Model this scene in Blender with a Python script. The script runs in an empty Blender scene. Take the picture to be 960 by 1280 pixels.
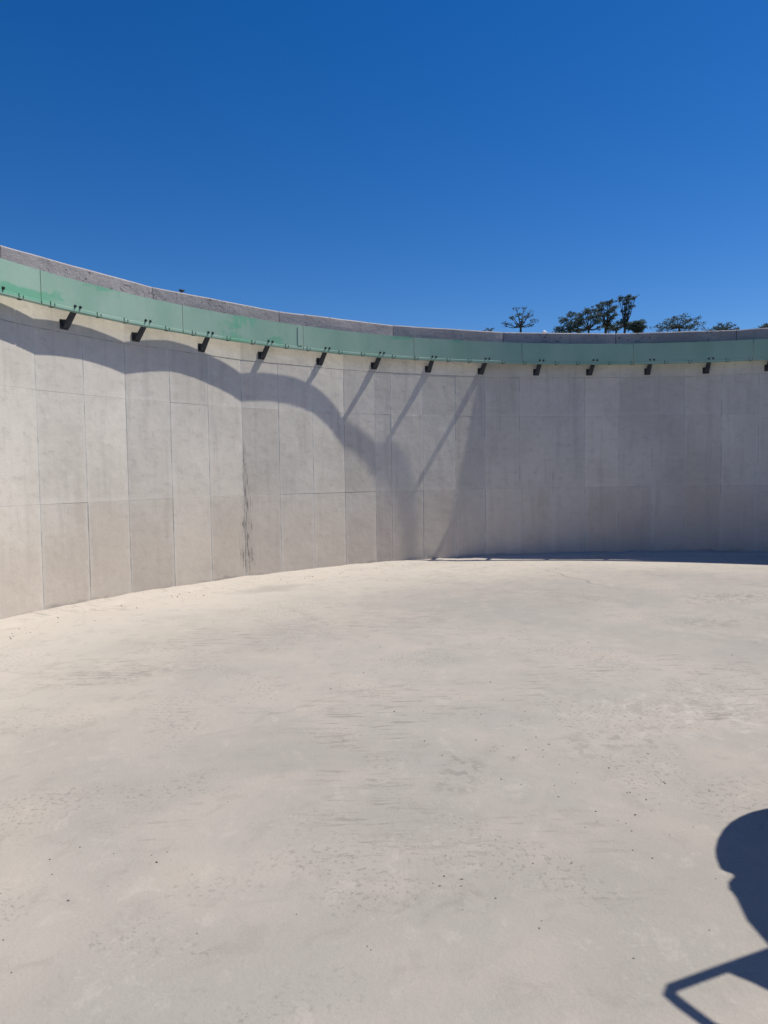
import bpy, bmesh, math, random
from mathutils import Vector, Matrix, Quaternion
from math import sin, cos, tan, radians, pi, sqrt, atan2

# ------------------------------------------------------------------ basics
sc = bpy.context.scene
col = sc.collection
rnd = random.Random(7)

CAMX, CAMY, CAMZ = -4.6552, -4.5475, 1.6      # the tank's centre is the origin, its floor z = 0
R, H = 9.6556, 4.2037                         # inner radius, height of the wall
AZ, EL = radians(75.0), radians(59.0)       # sun, clockwise from +Y

# camera
cd = bpy.data.cameras.new('camera')
cam = bpy.data.objects.new('camera', cd)
col.objects.link(cam)
cd.sensor_fit = 'VERTICAL'
cd.sensor_height = 36.0
cd.lens = 923.68 / 1280 * 36
cd.clip_start = 0.05
cd.clip_end = 9000
cam.matrix_world = (Matrix.Translation((CAMX, CAMY, CAMZ)) @ Matrix.Rotation(radians(90) - 0.0521, 4, 'X')
                    @ Matrix.Rotation(-0.0138, 4, 'Z'))
sc.camera = cam

# world
w = bpy.data.worlds.new('World')
sc.world = w
w.use_nodes = True
nt = w.node_tree
for n in list(nt.nodes):
    nt.nodes.remove(n)
sky = nt.nodes.new('ShaderNodeTexSky')
sky.sky_type = 'NISHITA'
sky.sun_disc = False
sky.sun_elevation = EL
sky.sun_rotation = AZ
sky.altitude = 1200
sky.air_density = 1.0
sky.dust_density = 0.2
sky.ozone_density = 3.0
bg = nt.nodes.new('ShaderNodeBackground')
bg.inputs['Strength'].default_value = 0.087
out = nt.nodes.new('ShaderNodeOutputWorld')
hs = nt.nodes.new('ShaderNodeHueSaturation')      # the deep clear-day blue of the whole sky
hs.inputs['Saturation'].default_value = 1.385
hs.inputs['Hue'].default_value = 0.510
nt.links.new(sky.outputs[0], hs.inputs['Color'])
nt.links.new(hs.outputs[0], bg.inputs[0])
nt.links.new(bg.outputs[0], out.inputs[0])

# sun
sd = bpy.data.lights.new('sun', 'SUN')
sd.energy = 3.9
sd.angle = radians(0.75)
sd.color = (1.0, 0.93, 0.815)
sun = bpy.data.objects.new('sun', sd)
col.objects.link(sun)
S = Vector((sin(AZ) * cos(EL), cos(AZ) * cos(EL), sin(EL)))
sun.rotation_euler = S.to_track_quat('Z', 'Y').to_euler()
sun.location = (12, 4, 30)

sc.view_settings.view_transform = 'Standard'
sc.view_settings.look = 'None'
sc.view_settings.gamma = 1.0
sc.view_settings.exposure = 0.3
sc.view_settings.use_curve_mapping = False
sc.render.engine = 'CYCLES'
sc.cycles.max_bounces = 6
sc.cycles.diffuse_bounces = 2


# ------------------------------------------------------------------ helpers
def link(o, parent=None):
    col.objects.link(o)
    if parent is not None:
        o.parent = parent
    return o


def empty(name, loc=(0, 0, 0)):
    o = bpy.data.objects.new(name, None)
    o.location = loc
    o.empty_display_size = 0.3
    col.objects.link(o)
    return o


def tag(o, label=None, cat=None, group=None, kind=None):
    if label: o['label'] = label
    if cat: o['category'] = cat
    if group: o['group'] = group
    if kind: o['kind'] = kind
    return o


def finish(bm, name, mat, smooth=False):
    bmesh.ops.recalc_face_normals(bm, faces=bm.faces)
    me = bpy.data.meshes.new(name)
    bm.to_mesh(me)
    bm.free()
    if smooth:
        for p in me.polygons:
            p.use_smooth = True
    if mat is not None:
        me.materials.append(mat)
    return me


def mobj(name, me, parent=None):
    return link(bpy.data.objects.new(name, me), parent)


def box(bm, x0, x1, y0, y1, z0, z1, bevel=0.0):
    r = bmesh.ops.create_cube(bm, size=1)
    vs = r['verts']
    for v in vs:
        v.co = Vector((x0 + (v.co.x + .5) * (x1 - x0), y0 + (v.co.y + .5) * (y1 - y0), z0 + (v.co.z + .5) * (z1 - z0)))
    if bevel:
        es = list({e for v in vs for e in v.link_edges})
        bmesh.ops.bevel(bm, geom=es, offset=bevel, segments=1, affect='EDGES', profile=0.5)


def tube(bm, pts, rad, n=8, cap=True):
    """pts: list of Vectors; rad: number or list"""
    pts = [Vector(p) for p in pts]
    if not isinstance(rad, (list, tuple)):
        rad = [rad] * len(pts)
    rings = []
    up = Vector((0, 0, 1))
    for i, p in enumerate(pts):
        a = pts[max(i - 1, 0)]
        b = pts[min(i + 1, len(pts) - 1)]
        d = (b - a).normalized()
        ref = up if abs(d.dot(up)) < .95 else Vector((1, 0, 0))
        u = d.cross(ref).normalized()
        v = d.cross(u).normalized()
        rings.append([bm.verts.new(p + (u * cos(2 * pi * k / n) + v * sin(2 * pi * k / n)) * rad[i]) for k in range(n)])
    for a, b in zip(rings, rings[1:]):
        for k in range(n):
            bm.faces.new((a[k], a[(k + 1) % n], b[(k + 1) % n], b[k]))
    if cap:
        bm.faces.new(rings[0])
        bm.faces.new(rings[-1][::-1])


def lathe(bm, prof, n=32, m=None):
    """prof: (axial, radius) pairs; axis local Z"""
    m = m or Matrix.Identity(4)
    rings = []
    for a, r in prof:
        if r < 1e-5:
            rings.append([bm.verts.new(m @ Vector((0, 0, a)))])
        else:
            rings.append([bm.verts.new(m @ Vector((r * cos(2 * pi * k / n), r * sin(2 * pi * k / n), a))) for k in range(n)])
    for a, b in zip(rings, rings[1:]):
        if len(a) == 1 and len(b) == 1:
            continue
        for k in range(n):
            j = (k + 1) % n
            if len(a) == 1: bm.faces.new((a[0], b[j], b[k]))
            elif len(b) == 1: bm.faces.new((a[k], a[j], b[0]))
            else: bm.faces.new((a[k], a[j], b[j], b[k]))


def pol(a, r, z=0.0):
    a = radians(a)
    return Vector((r * sin(a), r * cos(a), z))


# ------------------------------------------------------------------ material kit
class NT:
    def __init__(self, name):
        self.m = bpy.data.materials.new(name)
        self.m.use_nodes = True
        self.t = self.m.node_tree
        self.b = self.t.nodes['Principled BSDF']
        self.b.inputs['Roughness'].default_value = 0.9
        self.b.inputs['Specular IOR Level'].default_value = 0.25

    def node(self, k, **kw):
        n = self.t.nodes.new(k)
        for a, v in kw.items():
            setattr(n, a, v)
        return n

    def put(self, sock, v):
        if isinstance(v, (int, float)):
            sock.default_value = v
        elif isinstance(v, (tuple, list)):
            sock.default_value = tuple(v) + ((1,) if len(v) == 3 and sock.type == 'RGBA' else ())
        else:
            self.t.links.new(v, sock)

    def math(self, op, a, b=None, c=None, clamp=False):
        n = self.node('ShaderNodeMath', operation=op, use_clamp=clamp)
        self.put(n.inputs[0], a)
        if b is not None: self.put(n.inputs[1], b)
        if c is not None: self.put(n.inputs[2], c)
        return n.outputs[0]

    def mix(self, f, a, b, mode='MIX'):
        n = self.node('ShaderNodeMix', data_type='RGBA', blend_type=mode)
        self.put(n.inputs[0], f)
        self.put(n.inputs[6], a)
        self.put(n.inputs[7], b)
        return n.outputs[2]

    def ramp(self, v, lo, hi, a=0.0, b=1.0, smooth=True):
        n = self.node('ShaderNodeMapRange', interpolation_type='SMOOTHSTEP' if smooth else 'LINEAR')
        self.put(n.inputs[0], v)
        for i, q in enumerate((lo, hi, a, b)):
            self.put(n.inputs[i + 1], q)
        return n.outputs[0]

    def noise(self, vec, scale, detail=4, rough=.55, dist=0.0):
        n = self.node('ShaderNodeTexNoise')
        if vec is not None: self.put(n.inputs['Vector'], vec)
        n.inputs['Scale'].default_value = scale
        n.inputs['Detail'].default_value = detail
        n.inputs['Roughness'].default_value = rough
        n.inputs['Distortion'].default_value = dist
        return n.outputs[0]

    def voro(self, vec, scale, feature='F1', rand=1.0):
        n = self.node('ShaderNodeTexVoronoi', feature=feature)
        self.put(n.inputs['Vector'], vec)
        n.inputs['Scale'].default_value = scale
        n.inputs['Randomness'].default_value = rand
        return n

    def pos(self):
        return self.node('ShaderNodeNewGeometry').outputs['Position']

    def obj(self):
        return self.node('ShaderNodeTexCoord').outputs['Object']

    def sep(self, v):
        n = self.node('ShaderNodeSeparateXYZ')
        self.put(n.inputs[0], v)
        return n.outputs

    def comb(self, x, y, z):
        n = self.node('ShaderNodeCombineXYZ')
        for i, q in enumerate((x, y, z)):
            self.put(n.inputs[i], q)
        return n.outputs[0]

    def scalev(self, v, s):
        n = self.node('ShaderNodeVectorMath', operation='MULTIPLY')
        self.put(n.inputs[0], v)
        n.inputs[1].default_value = s
        return n.outputs[0]

    def rand(self):
        return self.node('ShaderNodeObjectInfo').outputs['Random']

    def bump(self, h, strength=.3, dist=.01, prev=None):
        n = self.node('ShaderNodeBump')
        n.inputs['Strength'].default_value = strength
        n.inputs['Distance'].default_value = dist
        self.put(n.inputs['Height'], h)
        if prev is not None: self.t.links.new(prev, n.inputs['Normal'])
        return n.outputs[0]

    def col(self, c): self.put(self.b.inputs['Base Color'], c)
    def rough(self, c): self.put(self.b.inputs['Roughness'], c)
    def nrm(self, c): self.put(self.b.inputs['Normal'], c)


def mat_wall(name, panel=True):
    k = NT(name)
    P = k.pos()
    x, y, z = k.sep(P)
    ang = k.math('MULTIPLY', k.math('ARCTAN2', x, y), R)           # metres along the wall
    U = k.comb(ang, 0.0, z)
    big = k.noise(P, .7, 3, .6)
    c = k.mix(k.ramp(big, .3, .7), (.55, .520, .458), (.66, .627, .558))
    # lighter and darker runs, wind-blown dust and slurry
    vs = k.noise(k.scalev(U, (5.5, 1, .55)), 1.0, 4, .65)
    c = k.mix(k.math('MULTIPLY', k.ramp(vs, .48, .72), .40), c, (.40, .378, .34))
    mid = k.noise(k.scalev(U, (1, 1, 1.5)), 6.5, 5, .7)
    c = k.mix(k.math('MULTIPLY', k.ramp(mid, .5, .70), .48), c, (.43, .408, .37))
    c = k.mix(k.math('MULTIPLY', k.ramp(mid, .46, .32), .4), c, (.69, .67, .62))
    fine = k.noise(U, 38, 3, .7)
    c = k.mix(k.math('MULTIPLY', k.ramp(fine, .52, .75), .22), c, (.34, .33, .32))
    # brown dust tide mark along the bottom lift
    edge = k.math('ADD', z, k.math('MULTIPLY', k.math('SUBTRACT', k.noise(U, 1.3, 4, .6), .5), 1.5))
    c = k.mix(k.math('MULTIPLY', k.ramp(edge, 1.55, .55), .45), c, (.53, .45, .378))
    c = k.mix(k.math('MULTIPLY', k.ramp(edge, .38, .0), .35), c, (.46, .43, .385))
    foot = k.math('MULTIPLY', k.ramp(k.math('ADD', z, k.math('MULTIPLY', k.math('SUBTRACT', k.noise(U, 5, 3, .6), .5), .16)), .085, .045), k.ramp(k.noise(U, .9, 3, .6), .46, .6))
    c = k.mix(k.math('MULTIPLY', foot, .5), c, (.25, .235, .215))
    if panel:
        ox, oy, oz = k.sep(k.obj())
        ax = k.math('ABSOLUTE', ox)
        jit = k.math('MULTIPLY', k.math('SUBTRACT', k.noise(U, 7, 4, .7), .5), .14)
        e1 = k.ramp(k.math('ADD', ax, jit), .265, .325)
        c = k.mix(k.math('MULTIPLY', e1, .38), c, (.635, .63, .585))
        low = k.ramp(k.math('ADD', oz, jit), .10, .0)
        c = k.mix(k.math('MULTIPLY', low, .25), c, (.67, .65, .60))
        thin = k.ramp(k.math('ADD', ax, k.math('MULTIPLY', jit, .10)), .308, .321)
        c = k.mix(k.math('MULTIPLY', thin, k.math('MULTIPLY', k.ramp(k.noise(U, 3.1, 3, .6), .47, .62), .32)), c, (.25, .25, .245))
        r = k.rand()
        c = k.mix(1.0, c, k.mix(r, (.93, .925, .92), (1.045, 1.045, 1.045)), 'MULTIPLY')
    # the run of black drips below one joint
    deg = k.math('DIVIDE', ang, R * pi / 180)
    wob = k.math('MULTIPLY', k.math('SUBTRACT', k.noise(k.comb(0.0, 0.0, z), 1.2, 2, .5), .5), .5)
    da = k.math('ABSOLUTE', k.math('ADD', k.math('ADD', deg, 44.72), wob))
    wid = k.ramp(z, 2.1, .1, .40, 1.15, False)
    core = k.ramp(da, wid, 0.0)
    zr = k.math('MULTIPLY', k.ramp(z, 2.3, 1.75), k.ramp(z, .02, .25))
    dr = k.noise(k.scalev(U, (52, 1, 4.2)), 1.0, 4, .66, .3)
    c = k.mix(k.math('MULTIPLY', k.math('MULTIPLY', core, zr), .16), c, (.22, .205, .19))
    th = k.math('SUBTRACT', .60, k.math('MULTIPLY', core, .09))
    drip = k.math('MULTIPLY', k.math('MULTIPLY', k.ramp(dr, th, k.math('ADD', th, .045)), k.ramp(core, 0, .15)), zr)
    c = k.mix(k.math('MULTIPLY', drip, .62), c, (.10, .09, .085))
    # air holes
    v = k.voro(k.scalev(U, (1, 1, .8)), 13)
    hole = k.math('MULTIPLY', k.ramp(v.outputs['Distance'], .10, .06), k.ramp(k.noise(U, 1.9, 3, .6), .56, .66))
    c = k.mix(k.math('MULTIPLY', hole, .6), c, (.16, .155, .15))
    k.col(c)
    n1 = k.bump(k.noise(P, 3.0, 4, .6), .35, .03)
    n2 = k.bump(k.math('SUBTRACT', k.noise(P, 60, 4, .7), hole), .25, .006, n1)
    k.nrm(n2)
    k.rough(.93)
    return k.m


def mat_joint():
    k = NT('joint_mortar')
    P = k.pos()
    c = k.mix(k.ramp(k.noise(P, 4, 3, .7), .38, .55), (.20, .195, .18), (.60, .585, .54))
    k.col(c)
    k.nrm(k.bump(k.noise(P, 50, 4, .7), .4, .01))
    return k.m


def mat_coping():
    k = NT('coping_concrete')
    P = k.pos()
    x, y, z = k.sep(P)
    U = k.comb(k.math('MULTIPLY', k.math('ARCTAN2', x, y), R), 0.0, z)
    c = k.mix(k.ramp(k.noise(P, 1.5, 6, .65), .3, .7), (.33, .312, .315), (.43, .41, .405))
    c = k.mix(k.math('MULTIPLY', k.ramp(k.noise(k.scalev(U, (4, 1, .7)), 2.2, 6, .7), .52, .7), .5), c, (.24, .232, .235))
    r = k.rand()
    c = k.mix(1.0, c, k.mix(r, (.88, .88, .89), (1.06, 1.05, 1.05)), 'MULTIPLY')
    patch = k.noise(U, .85, 2, .5)
    chip = k.ramp(k.noise(k.scalev(U, (1.0, 1, 1.3)), 13, 3, .65), .60, .64)
    chip = k.math('MULTIPLY', chip, k.ramp(patch, .44, .56))
    c = k.mix(k.math('MULTIPLY', chip, .75), c, (.07, .066, .066))
    light = k.math('MULTIPLY', k.ramp(k.noise(U, 9, 3, .6), .66, .71), k.ramp(patch, .5, .62))
    c = k.mix(k.math('MULTIPLY', light, .5), c, (.52, .50, .49))
    top = k.ramp(z, H - .03, H - .005)  # sunlit line along the coping's top edge, painted in as lighter colour
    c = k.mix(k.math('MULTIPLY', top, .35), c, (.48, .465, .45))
    k.col(c)
    n1 = k.bump(k.noise(P, 9, 5, .7), .5, .03)
    k.nrm(k.bump(k.math('SUBTRACT', k.noise(P, 70, 3, .7), chip), .5, .012, n1))
    return k.m


def mat_floor():
    k = NT('floor_concrete')
    P = k.pos()
    x, y, z = k.sep(P)
    F = k.comb(x, y, 0.0)
    rad = k.math('SQRT', k.math('ADD', k.math('MULTIPLY', x, x), k.math('MULTIPLY', y, y)))
    big = k.noise(F, .33, 4, .6, .3)
    c = k.mix(k.ramp(big, .32, .68), (.335, .316, .286), (.405, .375, .335))
    cool = k.noise(k.scalev(F, (1, 1.6, 1)), .55, 5, .62, .4)
    c = k.mix(k.math('MULTIPLY', k.ramp(cool, .45, .70), .42), c, (.335, .330, .303))
    pk = k.noise(F, .9, 4, .65, .5)
    c = k.mix(k.math('MULTIPLY', k.ramp(pk, .45, .68), .36), c, (.48, .42, .365))
    # pale dust drifted against the wall
    dw = k.math('ADD', rad, k.math('MULTIPLY', k.math('SUBTRACT', k.noise(F, .8, 6, .65), .5), 3.2))
    c = k.mix(k.math('MULTIPLY', k.ramp(dw, R - 3.6, R - .6), .75), c, (.55, .505, .448))
    # trowel sweeps
    tr = k.noise(k.scalev(F, (1.2, 1.0, 1)), 4.2, 5, .75, .4)
    c = k.mix(k.math('MULTIPLY', k.ramp(tr, .52, .68), .32), c, (.27, .252, .225))
    c = k.mix(k.math('MULTIPLY', k.ramp(tr, .46, .30), .26), c, (.53, .49, .44))
    # wheel and drag scuffs
    scz = k.noise(F, .5, 3, .6)
    sc2 = k.noise(k.scalev(F, (2.2, 13, 1)), 1.6, 4, .72, .5)
    sf = k.math('MULTIPLY', k.ramp(sc2, .53, .64), k.ramp(scz, .50, .60))
    c = k.mix(k.math('MULTIPLY', sf, .55), c, (.21, .195, .175))
    # crumbs and pitted patches
    pz = k.noise(F, .75, 4, .65, .4)
    pit = k.ramp(k.noise(F, 34, 3, .68), .555, .61)
    pit = k.math('MULTIPLY', pit, k.ramp(pz, .50, .60))
    c = k.mix(k.math('MULTIPLY', pit, .38), c, (.14, .13, .12))
    lum = k.ramp(k.noise(F, 26, 3, .6), .58, .66)
    lum = k.math('MULTIPLY', lum, k.ramp(k.noise(F, 1.1, 3, .6), .5, .65))
    c = k.mix(k.math('MULTIPLY', lum, .18), c, (.56, .54, .51))
    # marked places: scraped patches, a smudge by the wall, a long scratch
    dn2 = k.node('ShaderNodeTexNoise')
    k.put(dn2.inputs['Vector'], F)
    dn2.inputs['Scale'].default_value = 2.6
    dn2.inputs['Detail'].default_value = 4
    wob = k.node('ShaderNodeVectorMath', operation='SUBTRACT')
    k.put(wob.inputs[0], dn2.outputs['Color'])
    wob.inputs[1].default_value = (.5, .5, .5)
    ad = k.node('ShaderNodeVectorMath', operation='ADD')
    k.put(ad.inputs[0], F)
    k.put(ad.inputs[1], k.scalev(wob.outputs[0], (.5, .5, 0)))
    FW = ad.outputs[0]

    def blob(cx, cy, rx, ry, rot):
        mp = k.node('ShaderNodeMapping', vector_type='TEXTURE')
        k.put(mp.inputs['Vector'], FW)
        mp.inputs['Location'].default_value = (cx, cy, 0)
        mp.inputs['Rotation'].default_value = (0, 0, rot)
        mp.inputs['Scale'].default_value = (rx, ry, 1)
        ln = k.node('ShaderNodeVectorMath', operation='LENGTH')
        k.put(ln.inputs[0], mp.outputs[0])
        return k.ramp(ln.outputs['Value'], 1.0, .25)

    grit = k.ramp(k.noise(k.scalev(F, (1, .8, 1)), 11, 4, .72, .6), .47, .60)
    for cx, cy, rx, ry, rot, amt in ((-.30, 4.75, 1.0, .55, .35, .55), (-1.1, 3.3, .9, .3, .25, .35), (-3.25, -.15, .75, .28, .5, .42), (-2.5, .35, .9, .35, -.3, .3),
                                     (-4.25, -.55, .22, .34, 0, .5), (-3.95, -.35, .06, .14, .2, .7), (-4.5, -1.8, .42, .22, .1, .28), (-6.9, 1.5, 1.2, .4, .5, .28)):
        c = k.mix(k.math('MULTIPLY', k.math('MULTIPLY', blob(cx, cy, rx, ry, rot), grit), amt), c, (.20, .187, .168))
    c = k.mix(k.math('MULTIPLY', blob(-6.25, 5.95, .85, .35, .75), .42), c, (.27, .255, .235))
    c = k.mix(k.math('MULTIPLY', blob(-1.75, 6.6, 1.75, .05, -1.33), .45), c, (.21, .198, .18))
    c = k.mix(k.math('MULTIPLY', k.math('MULTIPLY', blob(-2.3, .3, 1.6, .8, -.2), k.ramp(tr, .5, .35)), .45), c, (.52, .50, .455))
    # hair cracks
    wv = k.node('ShaderNodeVectorMath', operation='ADD')
    dn = k.node('ShaderNodeTexNoise')
    k.put(dn.inputs['Vector'], F)
    dn.inputs['Scale'].default_value = 1.7
    dn.inputs['Detail'].default_value = 6
    k.put(wv.inputs[0], F)
    k.put(wv.inputs[1], k.scalev(dn.outputs['Color'], (.8, .8, 0)))
    ve = k.voro(wv.outputs[0], .42, 'DISTANCE_TO_EDGE').outputs['Distance']
    crack = k.math('MULTIPLY', k.ramp(ve, .012, .004), k.ramp(k.noise(F, .45, 3, .5), .50, .62))
    c = k.mix(k.math('MULTIPLY', crack, .14), c, (.18, .17, .16))
    fine = k.noise(F, 85, 4, .75)
    c = k.mix(k.math('MULTIPLY', k.ramp(fine, .45, .75), .16), c, (.22, .21, .20))
    k.col(c)
    n1 = k.bump(k.noise(F, 1.4, 3, .6), .12, .05)
    n2 = k.bump(k.noise(F, 9, 5, .72), .3, .012, n1)
    k.nrm(k.bump(k.noise(F, 60, 3, .72), .45, .006, n2))
    k.rough(k.ramp(big, .3, .7, .82, .95))
    return k.m


def mat_green():
    k = NT('green_paint')
    P = k.pos()
    x, y, z = k.sep(P)
    U = k.comb(k.math('MULTIPLY', k.math('ARCTAN2', x, y), R), 0.0, z)
    c = k.mix(k.ramp(k.noise(k.scalev(U, (1, 1, .6)), 1.3, 5, .6), .35, .65), (.250, .42, .330), (.320, .475, .388))
    r = k.rand()
    c = k.mix(1.0, c, k.mix(r, (.92, .94, .93), (1.04, 1.03, 1.03)), 'MULTIPLY')
    # touched-up patches of fresher paint with drips
    pn = k.noise(k.scalev(U, (.55, 1, 1.4)), 1.5, 4, .55, .3)
    pt = k.ramp(pn, .605, .635)
    c = k.mix(k.math('MULTIPLY', pt, .55), c, (.09, .38, .225))
    dr = k.noise(k.scalev(U, (13, 1, .8)), 1.0, 4, .6)
    c = k.mix(k.math('MULTIPLY', k.math('MULTIPLY', k.ramp(dr, .58, .68), k.ramp(pn, .50, .58)), .35), c, (.10, .34, .21))
    deg = k.math('MULTIPLY', k.math('ARCTAN2', x, y), 180 / pi)
    wn = k.math('SUBTRACT', k.noise(U, 4.5, 4, .6), .5)
    dd = k.math('ADD', deg, k.math('MULTIPLY', wn, 1.6))
    zz = k.math('ADD', z, k.math('MULTIPLY', wn, .16))
    p1 = k.math('MULTIPLY', k.math('MULTIPLY', k.ramp(dd, -68.6, -67.9), k.ramp(dd, -62.6, -65.2)), k.math('MULTIPLY', k.ramp(zz, 3.74, 3.70), k.ramp(z, 3.598, 3.612)))
    c = k.mix(k.math('MULTIPLY', p1, .72), c, (.10, .40, .245))
    p2 = k.math('MULTIPLY', k.math('MULTIPLY', k.ramp(dd, -47.0, -46.4), k.ramp(dd, -43.9, -44.5)), k.ramp(k.math('ADD', zz, k.math('MULTIPLY', k.math('SUBTRACT', dr, .5), .9)), 3.80, 3.93))
    c = k.mix(k.math('MULTIPLY', p2, .65), c, (.12, .41, .26))
    # dust and scuffs
    c = k.mix(k.math('MULTIPLY', k.ramp(k.noise(U, 9, 6, .7), .5, .75), .25), c, (.40, .45, .40))
    c = k.mix(k.math('MULTIPLY', k.ramp(k.noise(k.scalev(U, (3, 1, 1)), 22, 3, .7), .68, .73), .4), c, (.10, .16, .13))
    k.col(c)
    k.rough(.62)
    k.b.inputs['Specular IOR Level'].default_value = .35
    k.nrm(k.bump(k.noise(U, 2.2, 4, .6), .2, .02))
    return k.m


def mat_plain(name, a, b, scale=6, rough=.7, metal=0.0, bump=.2):
    k = NT(name)
    P = k.obj()
    k.col(k.mix(k.ramp(k.noise(P, scale, 5, .65), .35, .65), a, b))
    k.rough(rough)
    k.b.inputs['Metallic'].default_value = metal
    k.nrm(k.bump(k.noise(P, scale * 6, 3, .6), bump, .005))
    return k.m


def mat_leaf(name, a, b):
    k = NT(name)
    P = k.pos()
    c = k.mix(k.noise(P, 1.1, 4, .7), a, b)
    c = k.mix(.5, c, k.mix(1.0, c, k.mix(k.noise(P, 9, 2, .6), (.6, .6, .6), (1.3, 1.3, 1.25)), 'MULTIPLY'))
    k.col(c)
    k.rough(.6)
    tr = k.node('ShaderNodeBsdfTranslucent')
    k.put(tr.inputs[0], c)
    mx = k.node('ShaderNodeMixShader')
    mx.inputs[0].default_value = .45
    k.t.links.new(k.b.outputs[0], mx.inputs[1])
    k.t.links.new(tr.outputs[0], mx.inputs[2])
    k.t.links.new(mx.outputs[0], k.t.nodes['Material Output'].inputs[0])
    return k.m


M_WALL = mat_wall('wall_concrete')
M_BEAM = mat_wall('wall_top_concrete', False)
M_JOINT = mat_joint()
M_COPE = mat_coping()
M_FLOOR = mat_floor()
M_GREEN = mat_green()
M_STEEL = mat_plain('dark_steel', (.030, .036, .045), (.055, .062, .074), 9, .55, .3)
M_BOLT = mat_plain('bolt_steel', (.07, .10, .085), (.13, .18, .15), 20, .6, .2)
M_NUT = mat_plain('nut_steel', (.03, .04, .04), (.07, .085, .08), 20, .5, .4)
M_BARK = mat_plain('bark', (.06, .05, .04), (.11, .095, .08), 3, .95)
M_GRASS = mat_plain('dry_ground', (.10, .11, .05), (.20, .16, .09), .15, 1.0)
M_CRUMB = mat_plain('crumb', (.10, .092, .085), (.22, .205, .19), 3, 1.0)
M_DRUM = mat_plain('mixer_paint', (.16, .15, .13), (.24, .22, .19), 5, .7)
M_RUBBER = mat_plain('rubber', (.02, .02, .02), (.035, .035, .035), 8, .9)
M_WHITE = mat_plain('white_plastic', (.7, .7, .7), (.8, .8, .8), 8, .6)
LEAF = [mat_leaf('leaf_dark', (.060, .100, .105), (.115, .165, .160)),  # leaf colours paled and blued to stand in for distance haze
        mat_leaf('leaf_mid', (.065, .105, .105), (.125, .170, .160))]

# ------------------------------------------------------------------ ground outside
def terrain_h(r):
    t = min(max((r - 16) / 74, 0), 1)
    t = t * t * (3 - 2 * t)
    return 2.7 + 11.5 * t


bm = bmesh.new()
radii = [R + .315, 10.6, 12, 16, 22, 30, 40, 52, 66, 80, 95, 115, 150, 220, 400, 900, 2500, 6000]
n = 96
rings = []
for i, r in enumerate(radii):
    row = []
    for q in range(n):
        a = 360 * q / n
        dz = 0 if i < 3 else rnd.uniform(-.25, .25)
        row.append(bm.verts.new(pol(a, r, terrain_h(r) + dz)))
    rings.append(row)
for a, b in zip(rings, rings[1:]):
    for q in range(n):
        bm.faces.new((a[q], a[(q + 1) % n], b[(q + 1) % n], b[q]))
g = mobj('ground', finish(bm, 'ground', M_GRASS, True))
tag(g, 'dry grassy ground around the outside of the tank', 'ground', kind='structure')

# ------------------------------------------------------------------ floor
bm = bmesh.new()
rr = [0.0]
while rr[-1] < R + .2:
    rr.append(rr[-1] + .12)
nf = 180
rings = []
c0 = bm.verts.new((0, 0, 0))


def fz(x, y):
    from mathutils import noise as N
    r = sqrt(x * x + y * y)
    t = min(max((R - .2 - r) / 1.5, 0), 1)
    return -.030 * t * (2 - t) + .5 * (N.noise(Vector((x * .45, y * .45, 3.1))) * .010 + N.noise(Vector((x * 1.6, y * 1.6, 9.4))) * .004)


for r in rr[1:]:
    row = []
    for q in range(nf):
        p = pol(360 * q / nf, r)
        row.append(bm.verts.new((p.x, p.y, fz(p.x, p.y))))
    rings.append(row)
for q in range(nf):
    bm.faces.new((c0, rings[0][q], rings[0][(q + 1) % nf]))
for a, b in zip(rings, rings[1:]):
    for q in range(nf):
        bm.faces.new((a[q], a[(q + 1) % nf], b[(q + 1) % nf], b[q]))
fl = mobj('floor', finish(bm, 'floor', M_FLOOR, True))
tag(fl, 'bare pale grey concrete floor of the round tank', 'floor', kind='structure')

# low uneven mortar fillet in the corner of floor and wall
bm = bmesh.new()
from mathutils import noise as NZ
nq = 900
rows = []
for q in range(nq):
    a = 360 * q / nq
    s1 = NZ.noise(Vector((a * .45, 1.3, 0)))
    s2 = NZ.noise(Vector((a * 2.1, 7.7, 0)))
    if q == 0: pass
    wd = .34 + .08 * s1 + .03 * s2
    hz = .046 + .016 * s1 + .006 * s2
    rows.append([bm.verts.new(pol(a, R - wd - .03, -.04)), bm.verts.new(pol(a, R - wd, -.002)), bm.verts.new(pol(a, R - wd * .55, hz * .42 + .004 * s2)),
                 bm.verts.new(pol(a, R - wd * .2, hz * .85)), bm.verts.new(pol(a, R + .07, hz * 1.1))])
for q in range(nq):
    a, b = rows[q], rows[(q + 1) % nq]
    for j in range(4):
        bm.faces.new((a[j], b[j], b[j + 1], a[j + 1]))
fi = mobj('floor_edge_fillet', finish(bm, 'floor_edge_fillet', M_FLOOR, True))
tag(fi, 'uneven screed fillet between floor and round wall', 'floor', kind='structure')

# ------------------------------------------------------------------ tank wall
wall = empty('tank_wall')
tag(wall, 'round pale concrete tank wall cast in tall panels, right half in shade', 'wall')

J = [-68.40, -64.45, -60.49, -56.6, -52.56, -48.63, -44.88, -40.99, -37.17, -33.36, -29.76, -27.95, -24.2, -20.24,
     -16.57, -12.53, -8.61, -4.75, -.95, 2.87, 6.5, 10.38]
corner = {1, 3, 6, 9, 10, 12, 14, 17, 20}
a_end = J[0] + 360
rest = 73
st = (a_end - J[-1]) / rest
base_n = len(J)
for q in range(1, rest):
    J.append(J[-1] + st)
    if q % 3 == 2:
        corner.add(base_n + q - 1)
NJ = len(J)
J.append(a_end)
cs = sorted(corner)
RV = R - .003
RVS = {9: .006, 10: -.004, 12: -.042, 14: .014, 17: -.004}            # corners cast slightly out of true


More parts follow.
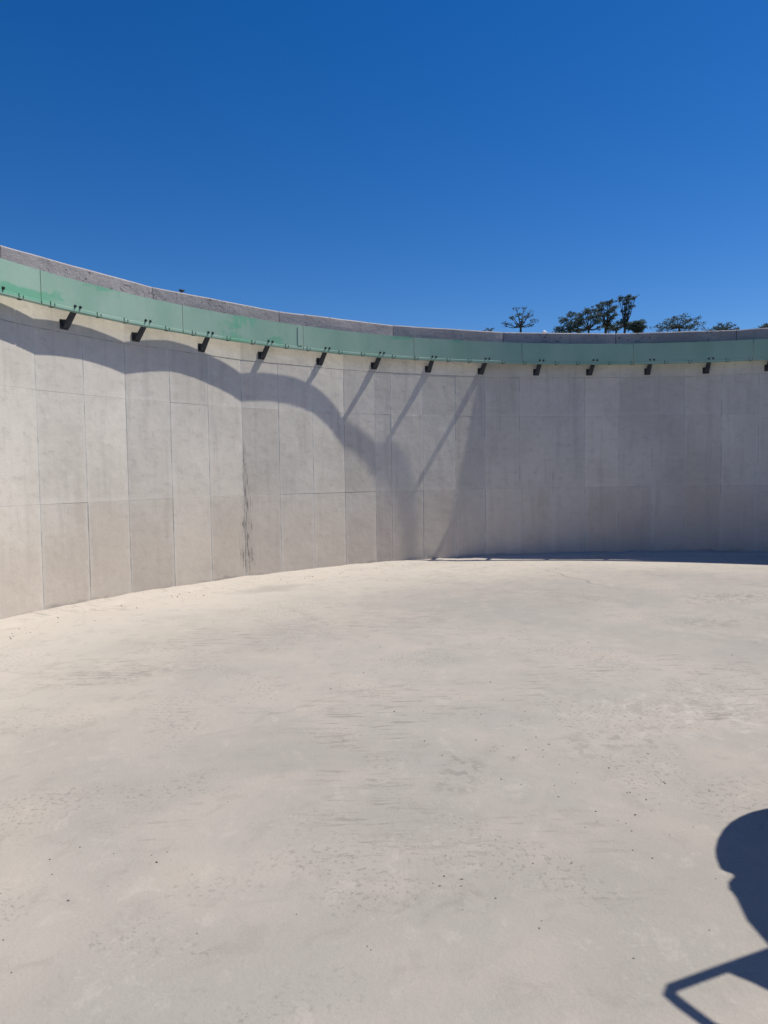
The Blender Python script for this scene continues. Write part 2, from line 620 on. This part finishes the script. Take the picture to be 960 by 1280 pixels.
def joint_pt(i):
    """point of joint i on the flat facets of the wall (plan view)"""
    a = J[i % NJ] + (360 if i >= NJ else 0)
    lo = max([c for c in cs if c <= i % NJ], default=cs[-1] - NJ)
    hi = min([c for c in cs if c > i % NJ], default=cs[0] + NJ)
    ang = lambda c: J[c % NJ] + 360 * (c // NJ)
    p0, p1 = pol(ang(lo), RV + RVS.get(lo % NJ, 0)), pol(ang(hi), RV + RVS.get(hi % NJ, 0))
    d = pol(J[i % NJ], 1)
    # ray from the centre meets the chord
    e = p1 - p0
    den = d.x * e.y - d.y * e.x
    t = (p0.x * e.y - p0.y * e.x) / den
    if i % NJ not in corner:                        # joints between corners wander a little too
        t += .009 * sin(i * 2.63 + 1.1) + .005 * sin(i * 5.9)
    return d * t


JP = [joint_pt(i) for i in range(NJ)]
ZL = [(-.05, 1.288), (1.288, 2.633), (2.633, 3.36)]
PW = .65
panel_me = []
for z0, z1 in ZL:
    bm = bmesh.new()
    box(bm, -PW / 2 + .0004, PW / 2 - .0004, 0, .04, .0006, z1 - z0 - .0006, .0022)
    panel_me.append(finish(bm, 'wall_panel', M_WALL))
for i in range(NJ):
    p0, p1 = JP[i], JP[(i + 1) % NJ]
    mid = (p0 + p1) / 2
    d = p1 - p0
    L = d.length
    rot = atan2(d.y, d.x)
    nrm = Vector((mid.x, mid.y, 0)).normalized()
    for (z0, z1), me in zip(ZL, panel_me):
        o = bpy.data.objects.new('wall_panel', me)
        off = rnd.uniform(-.0015, .0015)
        o.location = (mid.x + nrm.x * off, mid.y + nrm.y * off, z0)
        o.rotation_euler = (rnd.uniform(-.0015, .0015), 0, rot + rnd.uniform(-.003, .003))
        o.scale = (L / PW, 1, 1)
        # local +y must point outward
        yv = Vector((-sin(rot), cos(rot), 0))
        if yv.dot(nrm) < 0:
            o.rotation_euler[2] += pi
        link(o, wall)

# core behind the panels, seen only in the joints, and the outer face
bm = bmesh.new()
rows = []
for i in range(NJ):
    p = JP[i]
    u = p.normalized()
    a, b = p + u * .0045, u * (R + .32)
    rows.append([bm.verts.new((a.x, a.y, -.3)), bm.verts.new((a.x, a.y, 3.40)), bm.verts.new((b.x, b.y, 3.40)), bm.verts.new((b.x, b.y, -.3))])
for i in range(NJ):
    a, b = rows[i], rows[(i + 1) % NJ]
    for j in range(4):
        bm.faces.new((a[j], b[j], b[(j + 1) % 4], a[(j + 1) % 4]))
mobj('wall_core', finish(bm, 'wall_core', M_JOINT), wall)

# cast top band of the wall, one piece for each flat facet
ZC = 3.935
for c, ci in enumerate(cs):
    cj = cs[(c + 1) % len(cs)]
    idx = list(range(ci, cj + 1)) if cj > ci else list(range(ci, cj + NJ + 1))
    pts = [JP[q % NJ] for q in idx]
    bm = bmesh.new()
    rows = []
    for p in pts:
        u = p.normalized()
        a, b = p - u * .002, u * (R + .318)
        rows.append([bm.verts.new((a.x, a.y, 3.364)), bm.verts.new((a.x, a.y, ZC - .004)), bm.verts.new((b.x, b.y, ZC - .004)), bm.verts.new((b.x, b.y, 3.405)),])
    for a, b in zip(rows, rows[1:]):
        for j in range(4):
            bm.faces.new((a[j], b[j], b[(j + 1) % 4], a[(j + 1) % 4]))
    mobj('wall_top_band', finish(bm, 'wall_top_band', M_BEAM), wall)

# coping: straight cast lengths, rough and chipped
CA0, CST = -40.45, 13.10
cang = [CA0 + CST * q for q in range(-2, 25)]
cang = [a for a in cang if a < CA0 - 2 * CST + 360 - 5]
cang.append(cang[0] + 360)
for q in range(len(cang) - 1):
    a0, a1 = cang[q] + .03, cang[q + 1] - .03
    p0, p1 = pol(a0, R + .030), pol(a1, R + .030)
    q0, q1 = pol(a0, R + .34), pol(a1, R + .34)
    bm = bmesh.new()
    ns = 26
    rows = []
    for s in range(ns + 1):
        t = s / ns
        a, b = p0.lerp(p1, t), q0.lerp(q1, t)
        u = (b - a).normalized()
        j = lambda k: NZ.noise(Vector((a.x * 3.1, a.y * 3.1, k * 7.7))) * .006
        zt = H + j(1) * .8
        prof = [(a + u * j(2), ZC), (a + u * j(3), (ZC + H) / 2), (a + u * j(4), zt - .018), (a + u * (.016 + j(5)), zt), (b, zt - .01), (b, ZC)]
        rows.append([bm.verts.new((v.x, v.y, z)) for v, z in prof])
    for a, b in zip(rows, rows[1:]):
        for k in range(6):
            bm.faces.new((a[k], b[k], b[(k + 1) % 6], a[(k + 1) % 6]))
    bm.faces.new(rows[0])
    bm.faces.new(rows[-1][::-1])
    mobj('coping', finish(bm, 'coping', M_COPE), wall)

# ------------------------------------------------------------------ green plate ring on steel brackets
RS = .245
RG = R - RS
ZB, ZT = 3.582, 3.962
ring = empty('plate_ring')
tag(ring, 'green painted plate ring held off the wall top by dark steel brackets', 'plate ring')
sa0, sst = -64.95, 13.05
seams = [sa0 + sst * q for q in range(-1, 26)]
seams = [a for a in seams if a < sa0 - sst + 360 - 4]
seams.append(seams[0] + 360)
for q in range(len(seams) - 1):
    a0, a1 = seams[q] + .035, seams[q + 1] - .035
    ns = 14
    bm = bmesh.new()
    rows = []
    wv = rnd.uniform(-.004, .004)
    for s in range(ns + 1):
        t = s / ns
        a = a0 + (a1 - a0) * t
        dz = wv * sin(pi * t) + NZ.noise(Vector((a * .6, 3.3, 0))) * .004
        prof = [(0, ZB + dz), (0, ZT + dz), (.012, ZT + dz), (.012, ZB + .012 + dz), (.055, ZB + .012 + dz), (.055, ZB + dz)]
        rows.append([bm.verts.new(pol(a, RG + x, z)) for x, z in prof])
    for a, b in zip(rows, rows[1:]):
        for k in range(6):
            bm.faces.new((a[k], b[k], b[(k + 1) % 6], a[(k + 1) % 6]))
    bm.faces.new(rows[0])
    bm.faces.new(rows[-1][::-1])
    mobj('plate', finish(bm, 'plate', M_GREEN), ring)

# narrow stiffening strip pressed on the lower edge of each plate
for q in range(len(seams) - 1):
    a0, a1 = seams[q] + .06, seams[q + 1] - .06
    bm = bmesh.new()
    rows = []
    for s in range(15):
        a = a0 + (a1 - a0) * s / 14
        rows.append([bm.verts.new(pol(a, RG - x, z)) for x, z in ((-.002, ZB + .006), (.005, ZB + .006), (.005, ZB + .038), (-.002, ZB + .044))])
    for a, b in zip(rows, rows[1:]):
        for k in range(4):
            bm.faces.new((a[k], b[k], b[(k + 1) % 4], a[(k + 1) % 4]))
    bm.faces.new(rows[0])
    bm.faces.new(rows[-1][::-1])
    mobj('edge_strip', finish(bm, 'edge_strip', M_GREEN), ring)

# splice straps with bolts on two joints
for sa in (seams[3], seams[9], seams[15], seams[21]):
    bm = bmesh.new()
    rows = []
    for s in range(4):
        a = sa - .62 + .55 * s / 3
        rows.append([bm.verts.new(pol(a, RG - x, z)) for x, z in ((-.003, ZB + .06), (.009, ZB + .06), (.009, ZT - .03), (-.003, ZT - .03))])
    for a, b in zip(rows, rows[1:]):
        for k in range(4):
            bm.faces.new((a[k], b[k], b[(k + 1) % 4], a[(k + 1) % 4]))
    bm.faces.new(rows[0])
    bm.faces.new(rows[-1][::-1])
    strap = mobj('splice_strap', finish(bm, 'splice_strap', M_GREEN), ring)


def local(a, r, z):
    """object matrix: +x along the wall (clockwise), +y outward, +z up"""
    ar = radians(a)
    return Matrix.Translation(pol(a, r, z)) @ Matrix.Rotation(-ar, 4, 'Z')


# bolt head on a washer with a short stub
bm = bmesh.new()
lathe(bm, [(0, 0), (0, .019), (.003, .019), (.003, .0125), (.018, .0125), (.018, .008), (.026, .008), (.026, 0)], 8, Matrix.Rotation(radians(90), 4, 'X'))
bolt_me = finish(bm, 'bolt', M_NUT)
bm = bmesh.new()
box(bm, -.040, -.033, -.011, .0, .006, .052)
box(bm, .016, .023, -.011, .0, .004, .040)
box(bm, -.028, .014, .006, .040, -.010, -.002)
clip_me = finish(bm, 'edge_clip', M_BOLT)

# bracket: base plate with ribs on the wall, bent flat arm up to the back of the plate
bm = bmesh.new()
box(bm, -.064, .050, -.014, .05, -.062, .056, .003)
base_me = finish(bm, 'base_plate', M_STEEL)
bm = bmesh.new()
prof = [(-.010, -.052), (-.050, -.040), (-.215, .122), (-.228, .205), (-.243, .205)]
ins = [(-.010, -.030), (-.042, -.022), (-.202, .131), (-.216, .218), (-.243, .218)]
for x0, x1 in ((-.040, .040),):
    A = [[bm.verts.new((x, y, z)) for (y, z) in prof] for x in (x0, x1)]
    B = [[bm.verts.new((x, y, z)) for (y, z) in ins] for x in (x0, x1)]
    for k in range(4):
        bm.faces.new((A[0][k], A[1][k], A[1][k + 1], A[0][k + 1]))
        bm.faces.new((B[0][k], B[0][k + 1], B[1][k + 1], B[1][k]))
        for s in (0, 1):
            bm.faces.new((A[s][k], A[s][k + 1], B[s][k + 1], B[s][k]))
    for k in (0, 4):
        bm.faces.new((A[0][k], B[0][k], B[1][k], A[1][k]))
arm_me = finish(bm, 'arm', M_STEEL)
bm = bmesh.new()
for xx in (-.036, .030):
    vs = [(xx, -.010, -.028), (xx, -.010, .055), (xx, -.095, .045), (xx, -.185, .124), (xx, -.196, .115), (xx, -.042, -.026)]
    a = [bm.verts.new(v) for v in vs]
    b = [bm.verts.new((v[0] + .006, v[1], v[2])) for v in vs]
    bm.faces.new(a)
    bm.faces.new(b[::-1])
    for k in range(len(vs)):
        bm.faces.new((a[k], a[(k + 1) % 6], b[(k + 1) % 6], b[k]))
rib_me = finish(bm, 'rib', M_STEEL)


def wall_r(a):
    """inner radius of the faceted wall at an angle"""
    a = (a - J[0]) % 360 + J[0]
    for i in range(NJ):
        if J[i] <= a <= J[i + 1]:
            p0, p1 = JP[i], JP[(i + 1) % NJ]
            d = pol(a, 1)
            e = p1 - p0
            return (p0.x * e.y - p0.y * e.x) / (d.x * e.y - d.y * e.x)
    return R


NB = 56
B0, BST = -61.95, 6.42
for q in range(NB):
    a = B0 - BST + q * (BST if q < 20 else 0) if q < 20 else None
    if a is None:
        a19 = B0 - BST + 19 * BST
        a = a19 + (B0 - BST + 360 - a19) * (q - 19) / (NB - 19)
    br = mobj('bracket', base_me, ring)
    br.matrix_basis = local(a + rnd.uniform(-.08, .08), wall_r(a), 3.462 + rnd.uniform(-.008, .008)) @ Matrix.Rotation(rnd.uniform(-.03, .03), 4, 'Z')
    ao = mobj('arm', arm_me, br)
    ro = mobj('rib', rib_me, br)
    ao.scale.y = ro.scale.y = (wall_r(a) - RG - .014) / .243
    for dx in (-.012, .062):
        b = mobj('bolt', bolt_me, br)
        b.location = (dx, -(wall_r(a) - RG) - .0005, .19)
    for f in (.30, .72):
        c = mobj('edge_clip', clip_me, ring)
        c.matrix_basis = local(a + BST * f + rnd.uniform(-.25, .25), RG + .001, ZB + .002)

# ------------------------------------------------------------------ small things on the coping
bm = bmesh.new()
tube(bm, [(0, 0, -.02), (0, 0, .035)], .014, 8)
box(bm, -.03, .045, -.02, .02, .035, .06, .004)
stub = mobj('anchor_stub', finish(bm, 'anchor_stub', M_STEEL))
stub.matrix_world = local(-50.6, R + .06, H)
tag(stub, 'small dark steel stub standing on the coping at left', 'steel stub')
bm = bmesh.new()
bmesh.ops.create_icosphere(bm, subdivisions=1, radius=.04)
for v in bm.verts:
    v.co = Vector((v.co.x * 1.3, v.co.y, v.co.z * .9)) * rnd.uniform(.8, 1.2)
scrap = mobj('white_scrap', finish(bm, 'white_scrap', M_WHITE))
scrap.matrix_world = local(-9.3, R + .06, H + .02)
tag(scrap, 'tiny white scrap lying on the coping below the trees', 'scrap')

# ------------------------------------------------------------------ crumbs of mortar on the floor
bm = bmesh.new()


def crumb(x, y, s):
    zz = fz(x, y)
    r = bmesh.ops.create_icosphere(bm, subdivisions=1, radius=s)
    ro = Matrix.Rotation(rnd.uniform(0, 6.28), 3, 'Z')
    sx, sy, sz = rnd.uniform(.7, 1.5), rnd.uniform(.6, 1.1), rnd.uniform(.35, .7)
    for v in r['verts']:
        c = Vector((v.co.x * sx, v.co.y * sy, v.co.z * sz)) * rnd.uniform(.8, 1.2)
        v.co = ro @ c + Vector((x, y, zz + s * .25))


for q in range(340):
    a = rnd.uniform(0, 360)
    r = (R - .3) * sqrt(rnd.random())
    p = pol(a, r)
    crumb(p.x, p.y, rnd.choice((.002, .0025, .003, .003, .004, .006)))
for cx, cy, nn, sp in ((.9, 4.5, 40, .35), (1.25, 3.6, 40, .3), (2.2, 3.4, 25, .25), (-.3, 6.5, 30, .5), (3.6, 7.5, 30, .5), (-1.2, 3.2, 16, .3), (.3, 2.9, 25, .3)):
    for q in range(nn):
        crumb(CAMX + cx + rnd.gauss(0, sp), CAMY + cy + rnd.gauss(0, sp * 1.3), rnd.choice((.002, .003, .003, .004, .005)))
for q in range(260):
    p = pol(rnd.uniform(-75, 60), R - .12 - abs(rnd.gauss(0, .5)))
    crumb(p.x, p.y, rnd.choice((.004, .005, .007, .010)))
cr = mobj('mortar_crumbs', finish(bm, 'mortar_crumbs', M_CRUMB))
tag(cr, 'loose crumbs of mortar and grit scattered on the floor', 'crumbs', kind='stuff')

# ------------------------------------------------------------------ drum mixer beyond the right edge (its shadow lies in view)
mixer = empty('concrete_mixer', (CAMX + 2.55, CAMY + 3.2, -.030))
tag(mixer, 'grey drum mixer past the right edge that casts the dark rounded shadow', 'concrete mixer')


def ml(x, y, z): return Vector((x - 2.55, y - 3.2, z))        # camera-ground coordinates to the mixer's own


CD = ml(2.455, 3.035, 1.05)
AX = Vector((-.13, -.87, .45)).normalized()
qm = Matrix.Translation(CD) @ AX.to_track_quat('Z', 'Y').to_matrix().to_4x4()
bm = bmesh.new()
lathe(bm, [(-.62, 0), (-.615, .07), (-.60, .13), (-.575, .19), (-.54, .245), (-.49, .30), (-.43, .345), (-.36, .385), (-.28, .415), (-.19, .437), (-.10, .447), (-.03, .446), (.05, .435), (.055, .395), (.13, .39), (.135, .402), (.22, .402), (.26, .39),
           (.40, .365), (.55, .305), (.70, .26), (.72, .255), (.70, .235), (.40, .34), (.2, .37), (-.2, .40), (-.48, .25), (-.52, 0)], 40, qm)
drum = mobj('drum', finish(bm, 'drum', M_DRUM, False), mixer)
bm = bmesh.new()
for q in range(36):
    t = 2 * pi * q / 36
    m4 = qm @ Matrix.Rotation(t, 4, 'Z') @ Matrix.Translation((.395, 0, .18))
    r = bmesh.ops.create_cube(bm, size=1)
    for v in r['verts']:
        v.co = m4 @ Vector((v.co.x * .03, v.co.y * .035, v.co.z * .05))
mobj('ring_gear', finish(bm, 'ring_gear', M_STEEL), drum)
# tilting arm under the drum, stand, wheels, motor, handle
side = AX.cross(Vector((0, 0, 1))).normalized()
fwd = Vector((AX.x, AX.y, 0)).normalized()
piv = Vector((CD.x, CD.y, .50)) - fwd * .12
bm = bmesh.new()
tube(bm, [CD - AX * .60, CD - AX * .68, piv + Vector((0, 0, .10)) - fwd * .14, piv], [.07, .06, .05, .06], 10)
tube(bm, [piv - side * .26, piv + side * .22], .035, 10)
mobj('tilting_arm', finish(bm, 'tilting_arm', M_STEEL, True), mixer)
for s in (1, -1):
    top = piv + side * (.20 * s)
    for fx in (.40, -.34):
        bm = bmesh.new()
        foot = Vector((top.x, top.y, .04)) + fwd * fx + side * (.05 * s)
        tube(bm, [top, foot], .026, 8)
        tube(bm, [foot + fwd * -.08 + Vector((0, 0, -.02)), foot + fwd * .08 + Vector((0, 0, -.02))], .02, 6)
        mobj('leg', finish(bm, 'leg', M_STEEL), mixer)
    bm = bmesh.new()
    wc = Vector((top.x, top.y, .198)) - fwd * .02 + side * (.02 * s)
    wm = Matrix.Translation(wc) @ side.to_track_quat('Z', 'Y').to_matrix().to_4x4()
    lathe(bm, [(-.04, .12), (-.045, .17), (-.03, .198), (.03, .198), (.045, .17), (.04, .12), (-.04, .12)], 24, wm)
    wh = mobj('wheel', finish(bm, 'wheel', M_RUBBER, True), mixer)
    bm = bmesh.new()
    lathe(bm, [(-.05, 0), (-.05, .04), (-.02, .05), (-.02, .122), (.02, .122), (.02, .05), (.05, .04), (.05, 0)], 20, wm)
    mobj('hub', finish(bm, 'hub', M_DRUM), wh)
bm = bmesh.new()
box(bm, -.18, .18, -.24, .24, -.17, .17, .03)
mb = mobj('motor_box', finish(bm, 'motor_box', M_DRUM), mixer)
mb.location = piv - side * .36 + Vector((0, 0, .18))
mb.rotation_euler = (0, 0, atan2(AX.y, AX.x) + pi / 2)
zh = 1.32
SX, SY = sin(AZ) / tan(EL), cos(AZ) / tan(EL)
kx, ky = SX * zh, SY * zh
bm = bmesh.new()
H1 = [ml(2.40, 2.80, 1.25), ml(1.325 + kx, 2.430 + ky, zh), ml(1.080 + kx, 2.329 + ky, zh), ml(0.888 + kx, 2.247 + ky, zh), ml(0.868 + kx, 2.216 + ky, zh), ml(0.888 + kx, 2.171 + ky, zh),
      ml(0.933 + kx, 2.079 + ky, zh - .01), ml(1.100 + kx, 1.966 + ky, zh - .05), ml(1.346 + kx, 2.007 + ky, zh - .06), ml(2.35, 2.55, 1.2)]
tube(bm, H1, .021, 10)
mobj('tilt_handle', finish(bm, 'tilt_handle', M_STEEL, True), mixer)
bm = bmesh.new()
G = [ml(1.346 + kx, 2.426 + ky, zh), ml(1.100 + kx, 2.313 + ky, zh), ml(1.152 + kx, 2.268 + ky, zh), ml(1.263 + kx, 2.140 + ky, zh), ml(1.630 + kx, 2.242 + ky, zh)]
a = [bm.verts.new(v + Vector((0, 0, .008))) for v in G]
b = [bm.verts.new(v - Vector((0, 0, .008))) for v in G]
bm.faces.new(a)
bm.faces.new(b[::-1])
for k in range(5):
    bm.faces.new((a[k], a[(k + 1) % 5], b[(k + 1) % 5], b[k]))
mobj('gusset_plate', finish(bm, 'gusset_plate', M_STEEL), mixer)

# ------------------------------------------------------------------ trees on the rise behind the tank
def at_px(px, py, D):
    """point at depth D whose picture position is (px, py): used once to set the trees out on the rise"""
    hy = 591.8 - (px - 480) * .0138
    return Vector((CAMX + D * (px - 480) / 923.7, CAMY + D, CAMZ + D * (hy - py) / 923.7))


def tree(label, px, ytop, D, width, crown_h, lobes, leaf, nleaf, seed, lean=0.0, mat=0):
    """lobes: (dx, dz, r) in units of width, crown_h, width around the crown's base line"""
    r = random.Random(seed)
    top = at_px(px, ytop, D)
    gz = terrain_h(sqrt(top.x ** 2 + top.y ** 2)) - .3
    root = empty('tree', (top.x, top.y, gz))
    tag(root, label, 'tree', 'trees on the rise behind the tank')
    zc = top.z - crown_h - gz                       # crown base height in the tree's own frame
    bt, bc = bmesh.new(), bmesh.new()
    fork = Vector((lean * .6, 0, zc))
    th = max(.10, (top.z - gz) * .018)
    tube(bt, [(0, 0, -.2), (lean * .2, .1, zc * .4), (lean * .45, -.05, zc * .8), fork], [th * 1.5, th * 1.15, th, th * .8], 8)
    for (dx, dz, rr) in lobes:
        for yy in ((0,) if rr < .13 else (-.22, .2)):
            c = Vector((dx * width + lean, yy * width * r.uniform(.5, 1.2), zc + dz * crown_h))
            rad = rr * width
            m1 = fork.lerp(c, .5) + Vector((r.uniform(-.1, .1), r.uniform(-.1, .1), -.08 * crown_h))
            tube(bt, [fork - Vector((0, 0, .1)), m1, c], [th * .55, th * .33, th * .12], 6)
            for tw in range(4):
                e = c + Vector((r.gauss(0, .55), r.gauss(0, .55), r.gauss(.1, .35))) * rad
                tube(bt, [m1.lerp(c, .6), e], [th * .16, th * .05], 4)
            nl = int(nleaf * .40 * (rr / .2) ** 2)
            # leaves sit in small tufts spread unevenly through the lobe
            tufts = []
            for q in range(max(5, nl // 16)):
                d = Vector((r.gauss(0, 1), r.gauss(0, 1), r.gauss(0, .62)))
                d = d.normalized() * (r.random() ** .5) * r.uniform(.75, 1.12)
                d.z *= .62
                tufts.append((c + d * rad, r.uniform(.10, .26) * rad + leaf * .5))
            for q in range(nl):
                tc, ts = r.choice(tufts)
                p = tc + Vector((r.gauss(0, .6), r.gauss(0, .6), r.gauss(0, .34))) * ts
                s = leaf * r.uniform(.5, 1.2)
                u = Vector((r.gauss(0, 1), r.gauss(0, 1), r.gauss(0, .6))).normalized()
                v = u.cross(Vector((r.gauss(0, 1), r.gauss(0, 1), r.gauss(0, 1)))).normalized()
                bc.faces.new([bc.verts.new(p + u * s * .55), bc.verts.new(p + v * s * .26), bc.verts.new(p - u * s * .5), bc.verts.new(p - v * s * .24)])
    mobj('trunk', finish(bt, 'trunk', M_BARK), root)
    me = bpy.data.meshes.new('crown')
    bc.to_mesh(me)
    bc.free()
    me.materials.append(LEAF[mat])
    mobj('crown', me, root)
    return root


D0 = 96
u = D0 / 923.7      # metres per photo pixel out there
tree('small lone open-crowned tree standing apart left of the others', 652, 386, D0, 46 * u, 24 * u,
     [(-.36, .12, .12), (-.22, .45, .13), (-.05, .62, .12), (.10, .90, .09), (-.12, .90, .09), (.20, .55, .14), (.37, .28, .12), (.05, .30, .13), (-.42, .0, .06), (.28, .05, .12), (-.12, .1, .11)], .26, 300, 11)
tree('low bushy tree, leftmost of the clump behind the coping', 713, 391, D0 + 3, 38 * u, 22 * u,
     [(-.36, .0, .19), (-.20, .45, .19), (.05, .80, .15), (.20, .45, .2), (-.02, .15, .22), (.36, .2, .18), (-.30, -.25, .2), (.1, -.2, .22), (.34, -.2, .2)], .26, 420, 12)
tree('forked tree with a thick stem in the middle of the clump', 736, 387, D0, 38 * u, 26 * u,
     [(-.30, .60, .18), (-.08, .84, .15), (.15, .80, .18), (.34, .62, .17), (.05, .50, .18), (-.22, .38, .15), (.28, .35, .15), (-.38, .15, .14), (.36, .05, .13)], .26, 430, 13)
tree('tall ragged tree right of the forked tree in the clump', 757, 378, D0 + 2, 30 * u, 34 * u,
     [(-.15, .85, .19), (.12, .90, .18), (.27, .68, .2), (-.27, .62, .19), (0, .5, .22), (.3, .38, .18), (.1, .22, .18), (-.25, .25, .16), (.2, .0, .16)], .26, 360, 14)
tree('slender tallest tree with a flat tuft on a leaning stem', 779, 374, D0 - 2, 24 * u, 36 * u,
     [(-.26, .92, .20), (.08, .97, .22), (.42, .95, .17), (-.02, .76, .20), (.18, .66, .17), (-.08, .55, .16), (.06, .42, .14), (-.2, .2, .2), (.1, .08, .22)], .24, 300, 15, .3)
tree('small dense round bush right of the slender tree', 795, 401, D0 - 3, 21 * u, 11 * u,
     [(-.2, .4, .28), (.15, .55, .28), (0, .1, .32), (.32, .1, .24), (-.35, 0, .22), (.1, -.3, .3)], .22, 420, 16, 0, 1)
tree('low bush filling the gap under the slender tree', 770, 402, D0 + 5, 32 * u, 11 * u,
     [(-.3, .3, .2), (0, .4, .2), (.3, .3, .2), (.1, 0, .22), (-.2, -.1, .22)], .22, 330, 21, 0, 1)
tree('broad low-domed tree right of the clump', 848, 395, D0 + 8, 70 * u, 17 * u,
     [(-.42, .0, .12), (-.26, .30, .13), (-.09, .60, .13), (.06, .85, .10), (.20, .55, .13), (.37, .2, .12), (.0, .2, .17), (-.15, .05, .16), (.24, .05, .15), (-.33, -.2, .14), (.1, -.2, .16), (.4, -.2, .12)], .26, 480, 17)
tree('faint low tree top between the domed tree and the right edge', 903, 405, D0 + 14, 46 * u, 10 * u,
     [(-.38, .05, .13), (-.15, .4, .14), (.05, .55, .13), (.22, .35, .13), (.4, .05, .11), (0, -.1, .17), (-.25, -.2, .14), (.25, -.2, .14)], .26, 420, 18, 0, 1)
tree('treetop at the far right edge of the picture', 956, 404, D0 + 10, 36 * u, 11 * u,
     [(-.32, .1, .14), (-.05, .4, .17), (.2, .55, .16), (.4, .3, .16), (.1, .0, .2)], .26, 420, 19, 0, 1)
tree('scrap of treetop just showing over the coping left of the lone tree', 612, 409, D0 + 12, 18 * u, 8 * u,
     [(-.3, .0, .13), (0, .4, .12), (.3, .35, .12), (.1, 0, .16)], .22, 220, 20)
